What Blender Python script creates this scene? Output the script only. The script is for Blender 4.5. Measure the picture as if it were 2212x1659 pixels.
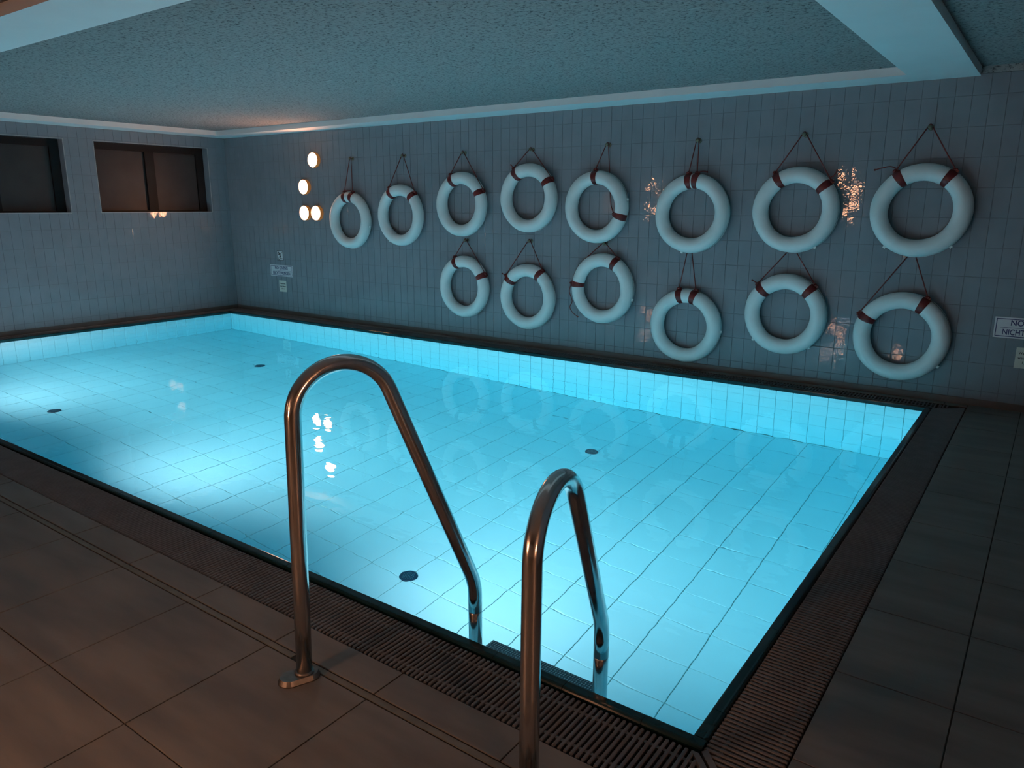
import bpy, math, random
from mathutils import Matrix, Vector

for o in list(bpy.data.objects):
    bpy.data.objects.remove(o, do_unlink=True)
scene = bpy.context.scene
COL = scene.collection
R_ = random.Random(7)
PI = math.pi

# ------------------------------------------------------------------ camera
CAM_POS = Vector((0.0, 0.0, 1.722))
CAM_R = Vector((0.810237, 0.586099, 0.001938))
CAM_U = Vector((-0.138159, 0.187778, 0.972446))
CAM_F = Vector((-0.569585, 0.78818, -0.233119))
cam_data = bpy.data.cameras.new('camera')
cam_data.sensor_width = 36.0
cam_data.lens = 26.25
cam_data.clip_start = 0.02
cam = bpy.data.objects.new('camera', cam_data)
COL.objects.link(cam)
cam.matrix_world = Matrix(((CAM_R.x, CAM_U.x, -CAM_F.x, CAM_POS.x),
                           (CAM_R.y, CAM_U.y, -CAM_F.y, CAM_POS.y),
                           (CAM_R.z, CAM_U.z, -CAM_F.z, CAM_POS.z),
                           (0, 0, 0, 1)))
scene.camera = cam

# ------------------------------------------------------------------ world, exposure
world = bpy.data.worlds.new('night')
world.use_nodes = True
world.node_tree.nodes['Background'].inputs['Color'].default_value = (0, 0, 0, 1)
world.node_tree.nodes['Background'].inputs['Strength'].default_value = 0.0
scene.world = world
vs = scene.view_settings
vs.view_transform = 'Standard'
vs.look = 'None'
vs.exposure = 0.0
vs.gamma = 1.0
vs.use_curve_mapping = False
cy = scene.cycles
cy.use_denoising = True
cy.max_bounces = 8
cy.diffuse_bounces = 4
cy.glossy_bounces = 4
cy.transmission_bounces = 6
cy.caustics_reflective = True
cy.caustics_refractive = True
cy.sample_clamp_indirect = 6.0
cy.use_adaptive_sampling = True
cy.adaptive_threshold = 0.14
cy.adaptive_min_samples = 16

# light levels (lamps themselves are built further down)
POOL_WATTS = 610.0
POOL_COLOR = (1.0, 0.66, 0.68)
LAMP_STRENGTH = 60.0
ADDED_LAMP_STRENGTH = 95.0
LAMP_COLOR = (1.0, 0.45, 0.24)

# ------------------------------------------------------------------ key dimensions (metres)
X0, X1, Y0, Y1 = -10.779, -0.754, 2.064, 7.104      # pool inside faces
DEPTH = 1.5
YW, XW = 7.432, -11.052                             # tiled walls
XR, YF = 3.2, -7.0                                  # far right wall, wall behind
ZD = 0.035                                          # deck level, water is z = 0
ZS, ZC = 2.743, 2.81                                # soffit frame, ceiling
RIM = 0.048
GN0, GN1 = 1.745, 1.998                             # near grate
GR0, GR1 = -0.702, -0.462                           # right grate
GB0, GB1 = 7.158, 7.332                             # back grate
GL0, GL1 = -10.955, -10.835                         # left grate

# ------------------------------------------------------------------ material helpers
def new_mat(name):
    m = bpy.data.materials.new(name)
    m.use_nodes = True
    nt = m.node_tree
    b = nt.nodes['Principled BSDF']
    return m, nt, b

def add(nt, kind, **kw):
    n = nt.nodes.new(kind)
    for k, v in kw.items():
        setattr(n, k, v)
    return n

def plain(name, col, rough=0.5, metal=0.0, spec=0.5, coat=0.0):
    m, nt, b = new_mat(name)
    b.inputs['Base Color'].default_value = (*col, 1)
    b.inputs['Roughness'].default_value = rough
    b.inputs['Metallic'].default_value = metal
    b.inputs['Specular IOR Level'].default_value = spec
    b.inputs['Coat Weight'].default_value = coat
    return m

def noisy(name, c1, c2, scale, rough=0.5, bump=0.0, bump_scale=None, detail=4.0, stretch=(1, 1, 1),
          island=0.0, metal=0.0, rough2=None, spec=0.5, lo=0.35, hi=0.65, bdist=0.01):
    """two-tone noise colour, optional per-piece tint and bump"""
    m, nt, b = new_mat(name)
    tc = add(nt, 'ShaderNodeTexCoord')
    geo = add(nt, 'ShaderNodeNewGeometry')
    mp = add(nt, 'ShaderNodeMapping')
    mp.inputs['Scale'].default_value = stretch
    nt.links.new(geo.outputs['Position'], mp.inputs['Vector'])
    nz = add(nt, 'ShaderNodeTexNoise')
    nz.inputs['Scale'].default_value = scale
    nz.inputs['Detail'].default_value = detail
    nt.links.new(mp.outputs[0], nz.inputs['Vector'])
    rmp = add(nt, 'ShaderNodeValToRGB')
    rmp.color_ramp.elements[0].position = lo
    rmp.color_ramp.elements[1].position = hi
    rmp.color_ramp.elements[0].color = (*c1, 1)
    rmp.color_ramp.elements[1].color = (*c2, 1)
    nt.links.new(nz.outputs['Fac'], rmp.inputs['Fac'])
    out = rmp.outputs['Color']
    if island > 0:
        hsv = add(nt, 'ShaderNodeHueSaturation')
        mr = add(nt, 'ShaderNodeMapRange')
        mr.inputs['To Min'].default_value = 1 - island
        mr.inputs['To Max'].default_value = 1 + island
        nt.links.new(geo.outputs['Random Per Island'], mr.inputs['Value'])
        nt.links.new(mr.outputs[0], hsv.inputs['Value'])
        nt.links.new(out, hsv.inputs['Color'])
        out = hsv.outputs['Color']
    nt.links.new(out, b.inputs['Base Color'])
    b.inputs['Roughness'].default_value = rough
    b.inputs['Metallic'].default_value = metal
    b.inputs['Specular IOR Level'].default_value = spec
    if rough2 is not None:
        mr2 = add(nt, 'ShaderNodeMapRange')
        mr2.inputs['From Min'].default_value = 0.3
        mr2.inputs['From Max'].default_value = 0.7
        mr2.inputs['To Min'].default_value = rough
        mr2.inputs['To Max'].default_value = rough2
        nt.links.new(nz.outputs['Fac'], mr2.inputs['Value'])
        nt.links.new(mr2.outputs[0], b.inputs['Roughness'])
    if bump > 0:
        nb = add(nt, 'ShaderNodeTexNoise')
        nb.inputs['Scale'].default_value = bump_scale or scale
        nb.inputs['Detail'].default_value = 1.5
        nt.links.new(geo.outputs['Position'], nb.inputs['Vector'])
        bp = add(nt, 'ShaderNodeBump')
        bp.inputs['Strength'].default_value = bump
        bp.inputs['Distance'].default_value = bdist
        nt.links.new(nb.outputs['Fac'], bp.inputs['Height'])
        nt.links.new(bp.outputs[0], b.inputs['Normal'])
    return m

def emissive(name, col, strength):
    m, nt, b = new_mat(name)
    b.inputs['Base Color'].default_value = (0.8, 0.8, 0.8, 1)
    b.inputs['Emission Color'].default_value = (*col, 1)
    b.inputs['Emission Strength'].default_value = strength
    return m

def ceiling_mat():
    m, nt, b = new_mat('roughcast_ceiling')
    geo = add(nt, 'ShaderNodeNewGeometry')
    n1 = add(nt, 'ShaderNodeTexNoise'); n1.inputs['Scale'].default_value = 46; n1.inputs['Detail'].default_value = 3
    n1.inputs['Roughness'].default_value = 0.7
    nt.links.new(geo.outputs['Position'], n1.inputs['Vector'])
    r = add(nt, 'ShaderNodeValToRGB')
    r.color_ramp.elements[0].position = 0.35; r.color_ramp.elements[0].color = (0.08, 0.085, 0.09, 1)
    r.color_ramp.elements[1].position = 0.46; r.color_ramp.elements[1].color = (0.30, 0.30, 0.295, 1)
    e = r.color_ramp.elements.new(0.72); e.color = (0.36, 0.36, 0.355, 1)
    nt.links.new(n1.outputs['Fac'], r.inputs['Fac'])
    # sparse pale scratches
    mp = add(nt, 'ShaderNodeMapping'); mp.inputs['Scale'].default_value = (2.0, 14.0, 1.0); mp.inputs['Rotation'].default_value = (0, 0, 0.5)
    nt.links.new(geo.outputs['Position'], mp.inputs['Vector'])
    n2 = add(nt, 'ShaderNodeTexNoise'); n2.inputs['Scale'].default_value = 1.4; n2.inputs['Detail'].default_value = 2
    nt.links.new(mp.outputs[0], n2.inputs['Vector'])
    r2 = add(nt, 'ShaderNodeValToRGB')
    r2.color_ramp.elements[0].position = 0.69; r2.color_ramp.elements[0].color = (0, 0, 0, 1)
    r2.color_ramp.elements[1].position = 0.75; r2.color_ramp.elements[1].color = (0.5, 0.5, 0.5, 1)
    nt.links.new(n2.outputs['Fac'], r2.inputs['Fac'])
    mix = add(nt, 'ShaderNodeMix', data_type='RGBA')
    nt.links.new(r2.outputs['Color'], mix.inputs[0])
    nt.links.new(r.outputs['Color'], mix.inputs[6])
    mix.inputs[7].default_value = (0.5, 0.5, 0.5, 1)
    nt.links.new(mix.outputs[2], b.inputs['Base Color'])
    b.inputs['Roughness'].default_value = 0.9
    b.inputs['Specular IOR Level'].default_value = 0.2
    bp = add(nt, 'ShaderNodeBump'); bp.inputs['Strength'].default_value = 0.7; bp.inputs['Distance'].default_value = 0.012
    nt.links.new(n1.outputs['Fac'], bp.inputs['Height'])
    nt.links.new(bp.outputs[0], b.inputs['Normal'])
    return m

def water_mat():
    m = bpy.data.materials.new('pool_water')
    m.use_nodes = True
    nt = m.node_tree
    nt.nodes.remove(nt.nodes['Principled BSDF'])
    out = nt.nodes['Material Output']
    g = add(nt, 'ShaderNodeBsdfGlass')
    g.inputs['IOR'].default_value = 1.333
    g.inputs['Roughness'].default_value = 0.0
    geo = add(nt, 'ShaderNodeNewGeometry')
    mp = add(nt, 'ShaderNodeMapping'); mp.inputs['Scale'].default_value = (1.0, 1.6, 1.0)
    nt.links.new(geo.outputs['Position'], mp.inputs['Vector'])
    n = add(nt, 'ShaderNodeTexNoise'); n.inputs['Scale'].default_value = 3.2; n.inputs['Detail'].default_value = 2.5
    n.inputs['Roughness'].default_value = 0.55
    nt.links.new(mp.outputs[0], n.inputs['Vector'])
    bp = add(nt, 'ShaderNodeBump'); bp.inputs['Strength'].default_value = 0.055; bp.inputs['Distance'].default_value = 0.03
    nt.links.new(n.outputs['Fac'], bp.inputs['Height'])
    nt.links.new(bp.outputs[0], g.inputs['Normal'])
    nt.links.new(g.outputs[0], out.inputs['Surface'])
    v = add(nt, 'ShaderNodeVolumeAbsorption')
    v.inputs['Color'].default_value = (0.0, 0.88, 0.97, 1)
    v.inputs['Density'].default_value = 0.38
    nt.links.new(v.outputs[0], out.inputs['Volume'])
    return m

def step_mat():
    m, nt, b = new_mat('ladder_step_tread')
    b.inputs['Base Color'].default_value = (0.10, 0.15, 0.17, 1)
    b.inputs['Roughness'].default_value = 0.45
    geo = add(nt, 'ShaderNodeNewGeometry')
    v = add(nt, 'ShaderNodeTexVoronoi'); v.inputs['Scale'].default_value = 85; v.inputs['Randomness'].default_value = 0.0
    nt.links.new(geo.outputs['Position'], v.inputs['Vector'])
    r = add(nt, 'ShaderNodeValToRGB')
    r.color_ramp.elements[0].position = 0.25; r.color_ramp.elements[0].color = (0.55, 0.66, 0.68, 1)
    r.color_ramp.elements[1].position = 0.42; r.color_ramp.elements[1].color = (0.07, 0.11, 0.13, 1)
    nt.links.new(v.outputs['Distance'], r.inputs['Fac'])
    nt.links.new(r.outputs['Color'], b.inputs['Base Color'])
    return m

M = {}
M['wall_tile'] = noisy('glazed_wall_tile', (0.20, 0.235, 0.265), (0.215, 0.25, 0.282), 6, detail=1.0, rough=0.022, spec=0.32, island=0.02, bump=0.12, bump_scale=40, bdist=0.002)
M['grout'] = plain('wall_grout', (0.155, 0.178, 0.198), 0.8)
M['paint'] = noisy('white_paint', (0.83, 0.84, 0.83), (0.86, 0.87, 0.86), 3, rough=0.7, bump=0.05, bump_scale=40)
M['ceiling'] = ceiling_mat()
M['warm_plaster'] = noisy('warm_plaster', (0.74, 0.66, 0.58), (0.78, 0.70, 0.62), 2, rough=0.8)
M['deck'] = noisy('deck_stone_tile', (0.165, 0.155, 0.142), (0.245, 0.228, 0.208), 1.6, rough=0.42, rough2=0.55, detail=5, stretch=(1.0, 4.5, 1.0), island=0.05, bump=0.08, bump_scale=90, spec=0.4, bdist=0.004)
M['deck_grout'] = plain('deck_grout', (0.05, 0.047, 0.042), 0.9)
M['strip'] = noisy('joint_profile', (0.17, 0.165, 0.135), (0.21, 0.20, 0.165), 20, rough=0.5)
M['dark_gap'] = plain('dark_joint', (0.012, 0.012, 0.012), 0.9)
M['grate'] = noisy('grate_plastic', (0.145, 0.150, 0.158), (0.175, 0.18, 0.188), 12, rough=0.5, spec=0.4)
M['channel'] = plain('channel_bottom', (0.015, 0.014, 0.014), 0.9)
M['rim'] = noisy('dark_rim_tile', (0.004, 0.022, 0.024), (0.006, 0.030, 0.032), 10, rough=0.13, island=0.08)
M['pool_tile'] = noisy('pool_tile', (0.79, 0.91, 0.95), (0.82, 0.93, 0.965), 3, detail=1.0, rough=0.35, island=0.03)
M['pool_grout'] = plain('pool_grout', (0.42, 0.55, 0.50), 0.8)
M['steel'] = noisy('worn_steel', (0.70, 0.67, 0.65), (0.78, 0.75, 0.72), 5, rough=0.11, rough2=0.22, metal=1.0, stretch=(8, 8, 1))
M['flange'] = noisy('dull_steel', (0.20, 0.19, 0.175), (0.30, 0.28, 0.26), 25, rough=0.3, rough2=0.5, metal=1.0)
M['ring'] = noisy('ring_vinyl', (0.70, 0.745, 0.725), (0.78, 0.82, 0.805), 5, rough=0.5, detail=5, lo=0.25, hi=0.5, bump=0.10, bump_scale=9, bdist=0.02)
M['strap'] = noisy('red_strap', (0.105, 0.007, 0.008), (0.13, 0.010, 0.010), 20, rough=0.32)
M['cord'] = plain('red_cord', (0.13, 0.016, 0.014), 0.6)
M['hook'] = noisy('brass_hook', (0.16, 0.15, 0.11), (0.28, 0.26, 0.19), 40, rough=0.35, metal=1.0)
M['lamp_body'] = emissive('amber_lamp_rim', (1.0, 0.34, 0.06), 0.16)
M['lamp_body'].node_tree.nodes['Principled BSDF'].inputs['Base Color'].default_value = (0.35, 0.18, 0.07, 1)
M['lamp_glow'] = emissive('lamp_glow', LAMP_COLOR, LAMP_STRENGTH)
M['added_lamp_glow'] = emissive('added_lamp_glow', LAMP_COLOR, ADDED_LAMP_STRENGTH)
M['frame'] = plain('dark_window_frame', (0.006, 0.006, 0.006), 0.5, spec=0.25)
M['pane'] = noisy('frosted_night_pane', (0.030, 0.030, 0.030), (0.038, 0.037, 0.036), 4, rough=0.40, spec=0.3)
M['bead'] = plain('sill_edge', (0.50, 0.48, 0.45), 0.25)
M['sign_white'] = plain('sign_white', (0.62, 0.64, 0.66), 0.35)
M['sign_blue'] = plain('sign_blue', (0.012, 0.018, 0.11), 0.4)
M['black'] = plain('print_black', (0.012, 0.012, 0.014), 0.5)
M['paper'] = plain('paper_notice', (0.62, 0.62, 0.55), 0.6)
M['step'] = step_mat()
M['drain'] = plain('dark_drain_plastic', (0.012, 0.03, 0.06), 0.4)
M['drain_stud'] = plain('drain_stud_plastic', (0.05, 0.14, 0.18), 0.4)
M['lens'] = plain('lamp_lens', (0.8, 0.85, 0.85), 0.2)
M['water'] = water_mat()

# ------------------------------------------------------------------ mesh helpers
def link(o, parent=None):
    COL.objects.link(o)
    if parent is not None:
        o.parent = parent
    return o

def mesh_obj(name, verts, faces, mat, parent=None, smooth=False, loc=None):
    me = bpy.data.meshes.new(name)
    me.from_pydata([tuple(v) for v in verts], [], faces)
    me.materials.append(mat)
    if smooth:
        me.polygons.foreach_set('use_smooth', [True] * len(me.polygons))
    me.update()
    o = bpy.data.objects.new(name, me)
    if loc is not None:
        o.location = loc
    return link(o, parent)

def share_obj(name, me, parent=None, mw=None):
    o = bpy.data.objects.new(name, me)
    link(o, parent)
    if mw is not None:
        o.matrix_local = mw
    return o

def tag(o, label=None, cat=None, group=None, kind=None):
    if label: o['label'] = label
    if cat: o['category'] = cat
    if group: o['group'] = group
    if kind: o['kind'] = kind
    return o

def empty(name, loc):
    o = bpy.data.objects.new(name, None)
    o.empty_display_size = 0.05
    o.location = loc
    return link(o)

class MB:
    """collects shapes for one mesh"""
    def __init__(s):
        s.v = []; s.f = []
    def add(s, v, f):
        n = len(s.v)
        s.v += [tuple(p) for p in v]
        s.f += [tuple(i + n for i in q) for q in f]
        return s
    def box(s, a, b):
        (x0, y0, z0), (x1, y1, z1) = a, b
        return s.add([(x0, y0, z0), (x1, y0, z0), (x1, y1, z0), (x0, y1, z0), (x0, y0, z1), (x1, y0, z1), (x1, y1, z1), (x0, y1, z1)],
                     [(0, 3, 2, 1), (4, 5, 6, 7), (0, 1, 5, 4), (1, 2, 6, 5), (2, 3, 7, 6), (3, 0, 4, 7)])
    def sweep(s, path, rad, n=10, caps=True):
        path = [Vector(p) for p in path]
        k = len(path)
        rads = rad if isinstance(rad, (list, tuple)) else [rad] * k
        tan = []
        for i in range(k):
            t = (path[min(i + 1, k - 1)] - path[max(i - 1, 0)])
            tan.append(t.normalized())
        ref = Vector((0, 0, 1)) if abs(tan[0].z) < 0.9 else Vector((1, 0, 0))
        nrm = (ref - tan[0] * ref.dot(tan[0])).normalized()
        vs_, fs = [], []
        for i in range(k):
            nrm = (nrm - tan[i] * nrm.dot(tan[i])).normalized()
            bn = tan[i].cross(nrm)
            for j in range(n):
                a = 2 * PI * j / n
                vs_.append(path[i] + (nrm * math.cos(a) + bn * math.sin(a)) * rads[i])
        for i in range(k - 1):
            for j in range(n):
                j2 = (j + 1) % n
                fs.append((i * n + j, i * n + j2, (i + 1) * n + j2, (i + 1) * n + j))
        if caps:
            fs.append(tuple(range(n - 1, -1, -1)))
            fs.append(tuple((k - 1) * n + j for j in range(n)))
        return s.add(vs_, fs)
    def lathe(s, prof, n, frame):
        """prof: list of (radius, height) turned about frame's z axis"""
        vs_, fs = [], []
        for r, h in prof:
            for j in range(n):
                a = 2 * PI * j / n
                vs_.append(frame @ Vector((r * math.cos(a), r * math.sin(a), h)))
        for i in range(len(prof) - 1):
            for j in range(n):
                j2 = (j + 1) % n
                fs.append((i * n + j, i * n + j2, (i + 1) * n + j2, (i + 1) * n + j))
        if prof[0][0] > 1e-6: fs.append(tuple(range(n - 1, -1, -1)))
        if prof[-1][0] > 1e-6: fs.append(tuple((len(prof) - 1) * n + j for j in range(n)))
        return s.add(vs_, fs)
    def ball(s, c, r, n=8, sc=(1, 1, 1)):
        vs_, fs = [], []
        rows = max(4, n // 2 + 1)
        for i in range(rows + 1):
            t = PI * i / rows
            for j in range(n):
                a = 2 * PI * j / n
                vs_.append((c[0] + r * sc[0] * math.sin(t) * math.cos(a), c[1] + r * sc[1] * math.sin(t) * math.sin(a), c[2] + r * sc[2] * math.cos(t)))
        for i in range(rows):
            for j in range(n):
                j2 = (j + 1) % n
                fs.append((i * n + j, (i + 1) * n + j, (i + 1) * n + j2, i * n + j2))
        return s.add(vs_, fs)
    def build(s, name, mat, parent=None, smooth=False, loc=None):
        return mesh_obj(name, s.v, s.f, mat, parent, smooth, loc)

def basis(ux, uy, uz, origin=(0, 0, 0)):
    return Matrix(((ux[0], uy[0], uz[0], origin[0]), (ux[1], uy[1], uz[1], origin[1]), (ux[2], uy[2], uz[2], origin[2]), (0, 0, 0, 1)))

B_BACK = lambda o=(0, 0, 0): basis((1, 0, 0), (0, 0, 1), (0, -1, 0), o)      # faces -y
B_LEFT = lambda o=(0, 0, 0): basis((0, 1, 0), (0, 0, 1), (1, 0, 0), o)       # faces +x
B_NEAR = lambda o=(0, 0, 0): basis((-1, 0, 0), (0, 0, 1), (0, 1, 0), o)      # faces +y
B_RIGHT = lambda o=(0, 0, 0): basis((0, -1, 0), (0, 0, 1), (-1, 0, 0), o)    # faces -x
B_UP = lambda o=(0, 0, 0): basis((1, 0, 0), (0, 1, 0), (0, 0, 1), o)

def tile_geo(w, h, t, c):
    a, b = w / 2, h / 2
    v = [(-a, -b, 0), (a, -b, 0), (a, b, 0), (-a, b, 0),
         (-a, -b, t - c * 0.6), (a, -b, t - c * 0.6), (a, b, t - c * 0.6), (-a, b, t - c * 0.6),
         (-a + c, -b + c, t), (a - c, -b + c, t), (a - c, b - c, t), (-a + c, b - c, t)]
    f = [(8, 9, 10, 11)]
    for i in range(4):
        j = (i + 1) % 4
        f.append((i, j, 4 + j, 4 + i)); f.append((4 + i, 4 + j, 8 + j, 8 + i))
    return v, f

_cache = {}
def tile_mesh(name, w, h, t, c, mat):
    key = (name, round(w, 3), round(h, 3), t, c, mat.name)
    if key not in _cache:
        v, f = tile_geo(round(w, 3), round(h, 3), t, c)
        me = bpy.data.meshes.new(name)
        me.from_pydata(v, [], f)
        me.materials.append(mat)
        _cache[key] = me
    return _cache[key]

def seen(p, margin=0.04):
    d = p - CAM_POS
    z = d.dot(CAM_F)
    if z < 0.05: return 0
    u = d.dot(CAM_R) / z * 26.25 / 36.0
    w = d.dot(CAM_U) / z * 26.25 / 36.0
    if abs(u) > 0.5 + margin or abs(w) > 0.375 + margin: return 0
    return 1 / z

def cuts(a, b, start, pitch):
    """joint positions between a and b, one of them at start"""
    k = math.ceil((a - start) / pitch + 1e-6)
    xs = [a]
    x = start + k * pitch
    while x < b - 1e-6:
        if x - xs[-1] > 0.02: xs.append(x)
        x += pitch
    if b - xs[-1] < 0.02 and len(xs) > 1: xs.pop()
    xs.append(b)
    return xs

def rect_minus(r, h):
    x0, y0, x1, y1 = r; a0, b0, a1, b1 = h
    if x1 <= a0 or x0 >= a1 or y1 <= b0 or y0 >= b1: return [r]
    out = []
    if x0 < a0: out.append((x0, y0, a0, y1))
    if x1 > a1: out.append((a1, y0, x1, y1))
    m0, m1 = max(x0, a0), min(x1, a1)
    if y0 < b0: out.append((m0, y0, m1, b0))
    if y1 > b1: out.append((m0, b1, m1, y1))
    return out

def tile_field(parent, name, stuff_name, B, us, vs_, mat, gap=0.003, t=0.006, c=0.0025, tilt=0.0, limit=300, holes=(), rnd=0.0):
    rects = []
    for i in range(len(us) - 1):
        for j in range(len(vs_) - 1):
            rs = [(us[i], vs_[j], us[i + 1], vs_[j + 1])]
            for h in holes:
                rs = [q for r in rs for q in rect_minus(r, h)]
            rects += [r for r in rs if r[2] - r[0] > 0.012 and r[3] - r[1] > 0.012]
    items = []
    for r in rects:
        p = B @ Vector(((r[0] + r[2]) / 2, (r[1] + r[3]) / 2, 0))
        items.append((seen(p), r))
    items.sort(key=lambda q: -q[0])
    rest = MB()
    for k, (s_, r) in enumerate(items):
        w, h = r[2] - r[0] - gap, r[3] - r[1] - gap
        if w < 0.006 or h < 0.006: continue
        m = B @ Matrix.Translation(((r[0] + r[2]) / 2, (r[1] + r[3]) / 2, R_.uniform(-rnd, rnd)))
        if tilt:
            m = m @ Matrix.Rotation(R_.gauss(0, tilt), 4, 'X') @ Matrix.Rotation(R_.gauss(0, tilt), 4, 'Y')
        if k < limit and s_ > 0:
            share_obj(name, tile_mesh(name, w, h, t, c, mat), parent, m)
        else:
            v, f = tile_geo(w, h, t, c)
            rest.add([m @ Vector(q) for q in v], f)
    if rest.v:
        tag(rest.build(stuff_name, mat, parent), kind='stuff')

# ------------------------------------------------------------------ the setting: deck, basin, walls, ceiling
floor = MB()
zb, zt = -0.30, ZD - 0.005
floor.box((XW - 0.2, YF - 0.2, zb), (XR + 0.2, GN0 - 0.004, zt))
floor.box((GR1 + 0.004, GN0 - 0.004, zb), (XR + 0.2, YW + 0.2, zt))
floor.box((XW - 0.2, GB1 + 0.004, zb), (GR1 + 0.004, YW + 0.2, zt))
floor.box((XW - 0.2, GN0 - 0.004, zb), (GL0 - 0.004, GB1 + 0.004, zt))
floor = floor.build('floor', M['deck_grout'])
tag(floor, 'dark stone tiled deck around the pool', 'floor', kind='structure')
ch = MB()
ch.box((GL0 - 0.004, GN0 - 0.004, -0.16), (GR1 + 0.004, Y0 - RIM, -0.07))
ch.box((X1 + RIM, Y0 - RIM, -0.16), (GR1 + 0.004, Y1 + RIM, -0.07))
ch.box((GL0 - 0.004, Y1 + RIM, -0.16), (GR1 + 0.004, GB1 + 0.004, -0.07))
ch.box((GL0 - 0.004, Y0 - RIM, -0.16), (X0 - RIM, Y1 + RIM, -0.07))
ch.build('overflow_channel', M['channel'], floor)

# deck tiles
PX, PY = 0.559, 0.5605
dx = cuts(XW, XR, -0.077, PX)
def deck_field(x0, x1, ys, lim=300):
    tile_field(floor, 'deck_tile', 'deck_tiles_far', B_UP((0, 0, ZD - 0.009)), cuts(x0, x1, -0.077, PX), ys, M['deck'], gap=0.005, t=0.009, c=0.0015, tilt=0.0006, limit=lim)
deck_field(XW, XR, [-1.245, -0.685, -0.125, 0.435, 0.995, 1.558])
deck_field(XW, GR1, [1.594, GN0])
deck_field(GR1, XR, [1.594] + cuts(2.143, YW, 2.143, PY))
deck_field(XW, GR1, [GB1 + 0.003, YW])
tile_field(floor, 'deck_tile', 'deck_tiles_far', B_UP((0, 0, ZD - 0.009)), [XW, GL0 - 0.003], cuts(GN0, GB1, 2.143, PY), M['deck'], gap=0.005, t=0.009, c=0.0015)
fb = MB(); fb.box((XW, YF, ZD - 0.009), (XR, -1.248, ZD))
fb.build('lounge_floor', M['deck'], floor)
for xa, xb in ((XW, -2.172), (-2.125, XR)):
    js = MB(); js.box((xa, 1.5635, ZD - 0.008), (xb, 1.588, ZD - 0.001))
    js.build('joint_strip', M['strip'], floor)

# basin
basin = MB()
basin.box((X0 - 0.2, Y0 - 0.2, -DEPTH - 0.25), (X1 + 0.2, Y1 + 0.2, -DEPTH - 0.006))
basin.box((X0 - 0.045, Y0 - 0.045, -DEPTH - 0.01), (X1 + 0.045, Y0 - 0.006, -0.006))
basin.box((X0 - 0.045, Y1 + 0.006, -DEPTH - 0.01), (X1 + 0.045, Y1 + 0.045, -0.006))
basin.box((X0 - 0.045, Y0 - 0.006, -DEPTH - 0.01), (X0 - 0.006, Y1 + 0.006, -0.006))
basin.box((X1 + 0.006, Y0 - 0.006, -DEPTH - 0.01), (X1 + 0.045, Y1 + 0.006, -0.006))
basin = basin.build('pool_basin', M['pool_grout'])
tag(basin, 'pale tiled swimming pool basin', 'pool', kind='structure')
tile_field(basin, 'floor_tile', 'floor_tiles_far', B_UP((0, 0, -DEPTH - 0.006)), cuts(X0, X1, -1.36, 0.3122), cuts(Y0, Y1, 3.261, 0.3168), M['pool_tile'], gap=0.006, t=0.006, c=0.002, tilt=0.0008)
rows = [-DEPTH, -1.309, -0.982, -0.655, -0.328, -0.004]
tile_field(basin, 'pool_wall_tile', 'pool_wall_tiles_rest', B_BACK((0, Y1 + 0.006, 0)), cuts(X0, X1, -1.06, 0.1585), rows, M['pool_tile'], gap=0.005, tilt=0.001)
tile_field(basin, 'pool_wall_tile', 'pool_wall_tiles_rest', B_LEFT((X0 - 0.006, 0, 0)), cuts(Y0, Y1, 4.254, 0.1588), rows, M['pool_tile'], gap=0.005, tilt=0.001)
tile_field(basin, 'pool_wall_tile', 'pool_wall_tiles_rest', B_NEAR((0, Y0 - 0.006, 0)), cuts(-X1, -X0, 1.06, 0.1585), rows, M['pool_tile'], gap=0.005, limit=0)
tile_field(basin, 'pool_wall_tile', 'pool_wall_tiles_rest', B_RIGHT((X1 + 0.006, 0, 0)), cuts(-Y1, -Y0, -4.254, 0.1588), rows, M['pool_tile'], gap=0.005, limit=0)

# dark rounded rim tiles
rim = empty('pool_rim', (0, 0, 0))
tag(rim, 'black rounded edge tiles running round the water', 'pool edge', kind='structure')
def rim_mesh(L, key):
    if key in _cache: return _cache[key]
    prof = [(0.0, -0.004), (0.0, 0.029)]
    for k in range(1, 5):
        a = PI - k * (PI / 2) / 4
        prof.append((0.007 + 0.007 * math.cos(a), 0.029 + 0.007 * math.sin(a)))
    for k in range(0, 5):
        a = PI / 2 - k * (PI / 2) / 4
        prof.append((RIM - 0.016 + 0.016 * math.cos(a), 0.019 + 0.016 * math.sin(a)))
    prof += [(RIM, -0.06), (0.006, -0.06)]
    n = len(prof)
    v = [(-L / 2, p, z) for p, z in prof] + [(L / 2, p, z) for p, z in prof]
    f = [(i, i + n, (i + 1) % n + n, (i + 1) % n) for i in range(n)]
    f += [tuple(range(n)), tuple(range(2 * n - 1, n - 1, -1))]
    me = bpy.data.meshes.new('rim_tile')
    me.from_pydata(v, [], [tuple(reversed(q)) for q in f])
    me.materials.append(M['rim'])
    me.update()
    _cache[key] = me
    return me
def rim_run(xs, place):
    for i in range(len(xs) - 1):
        L = xs[i + 1] - xs[i] - 0.002
        me = rim_mesh(L, ('rim', round(L, 3)))
        share_obj('rim_tile', me, rim, place((xs[i] + xs[i + 1]) / 2) @ Matrix.Translation((0, 0, R_.uniform(-0.0008, 0.0008))))
xc = cuts(X0 - RIM, X1 + RIM, -0.922, 0.3135)
rim_run(xc, lambda m: basis((-1, 0, 0), (0, -1, 0), (0, 0, 1), (m, Y0, 0)))
rim_run(xc, lambda m: basis((1, 0, 0), (0, 1, 0), (0, 0, 1), (m, Y1, 0)))
yc = cuts(Y0, Y1, 2.225, 0.3135)
rim_run(yc, lambda m: basis((0, -1, 0), (1, 0, 0), (0, 0, 1), (X1, m, 0)))
rim_run(yc, lambda m: basis((0, 1, 0), (-1, 0, 0), (0, 0, 1), (X0, m, 0)))

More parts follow.
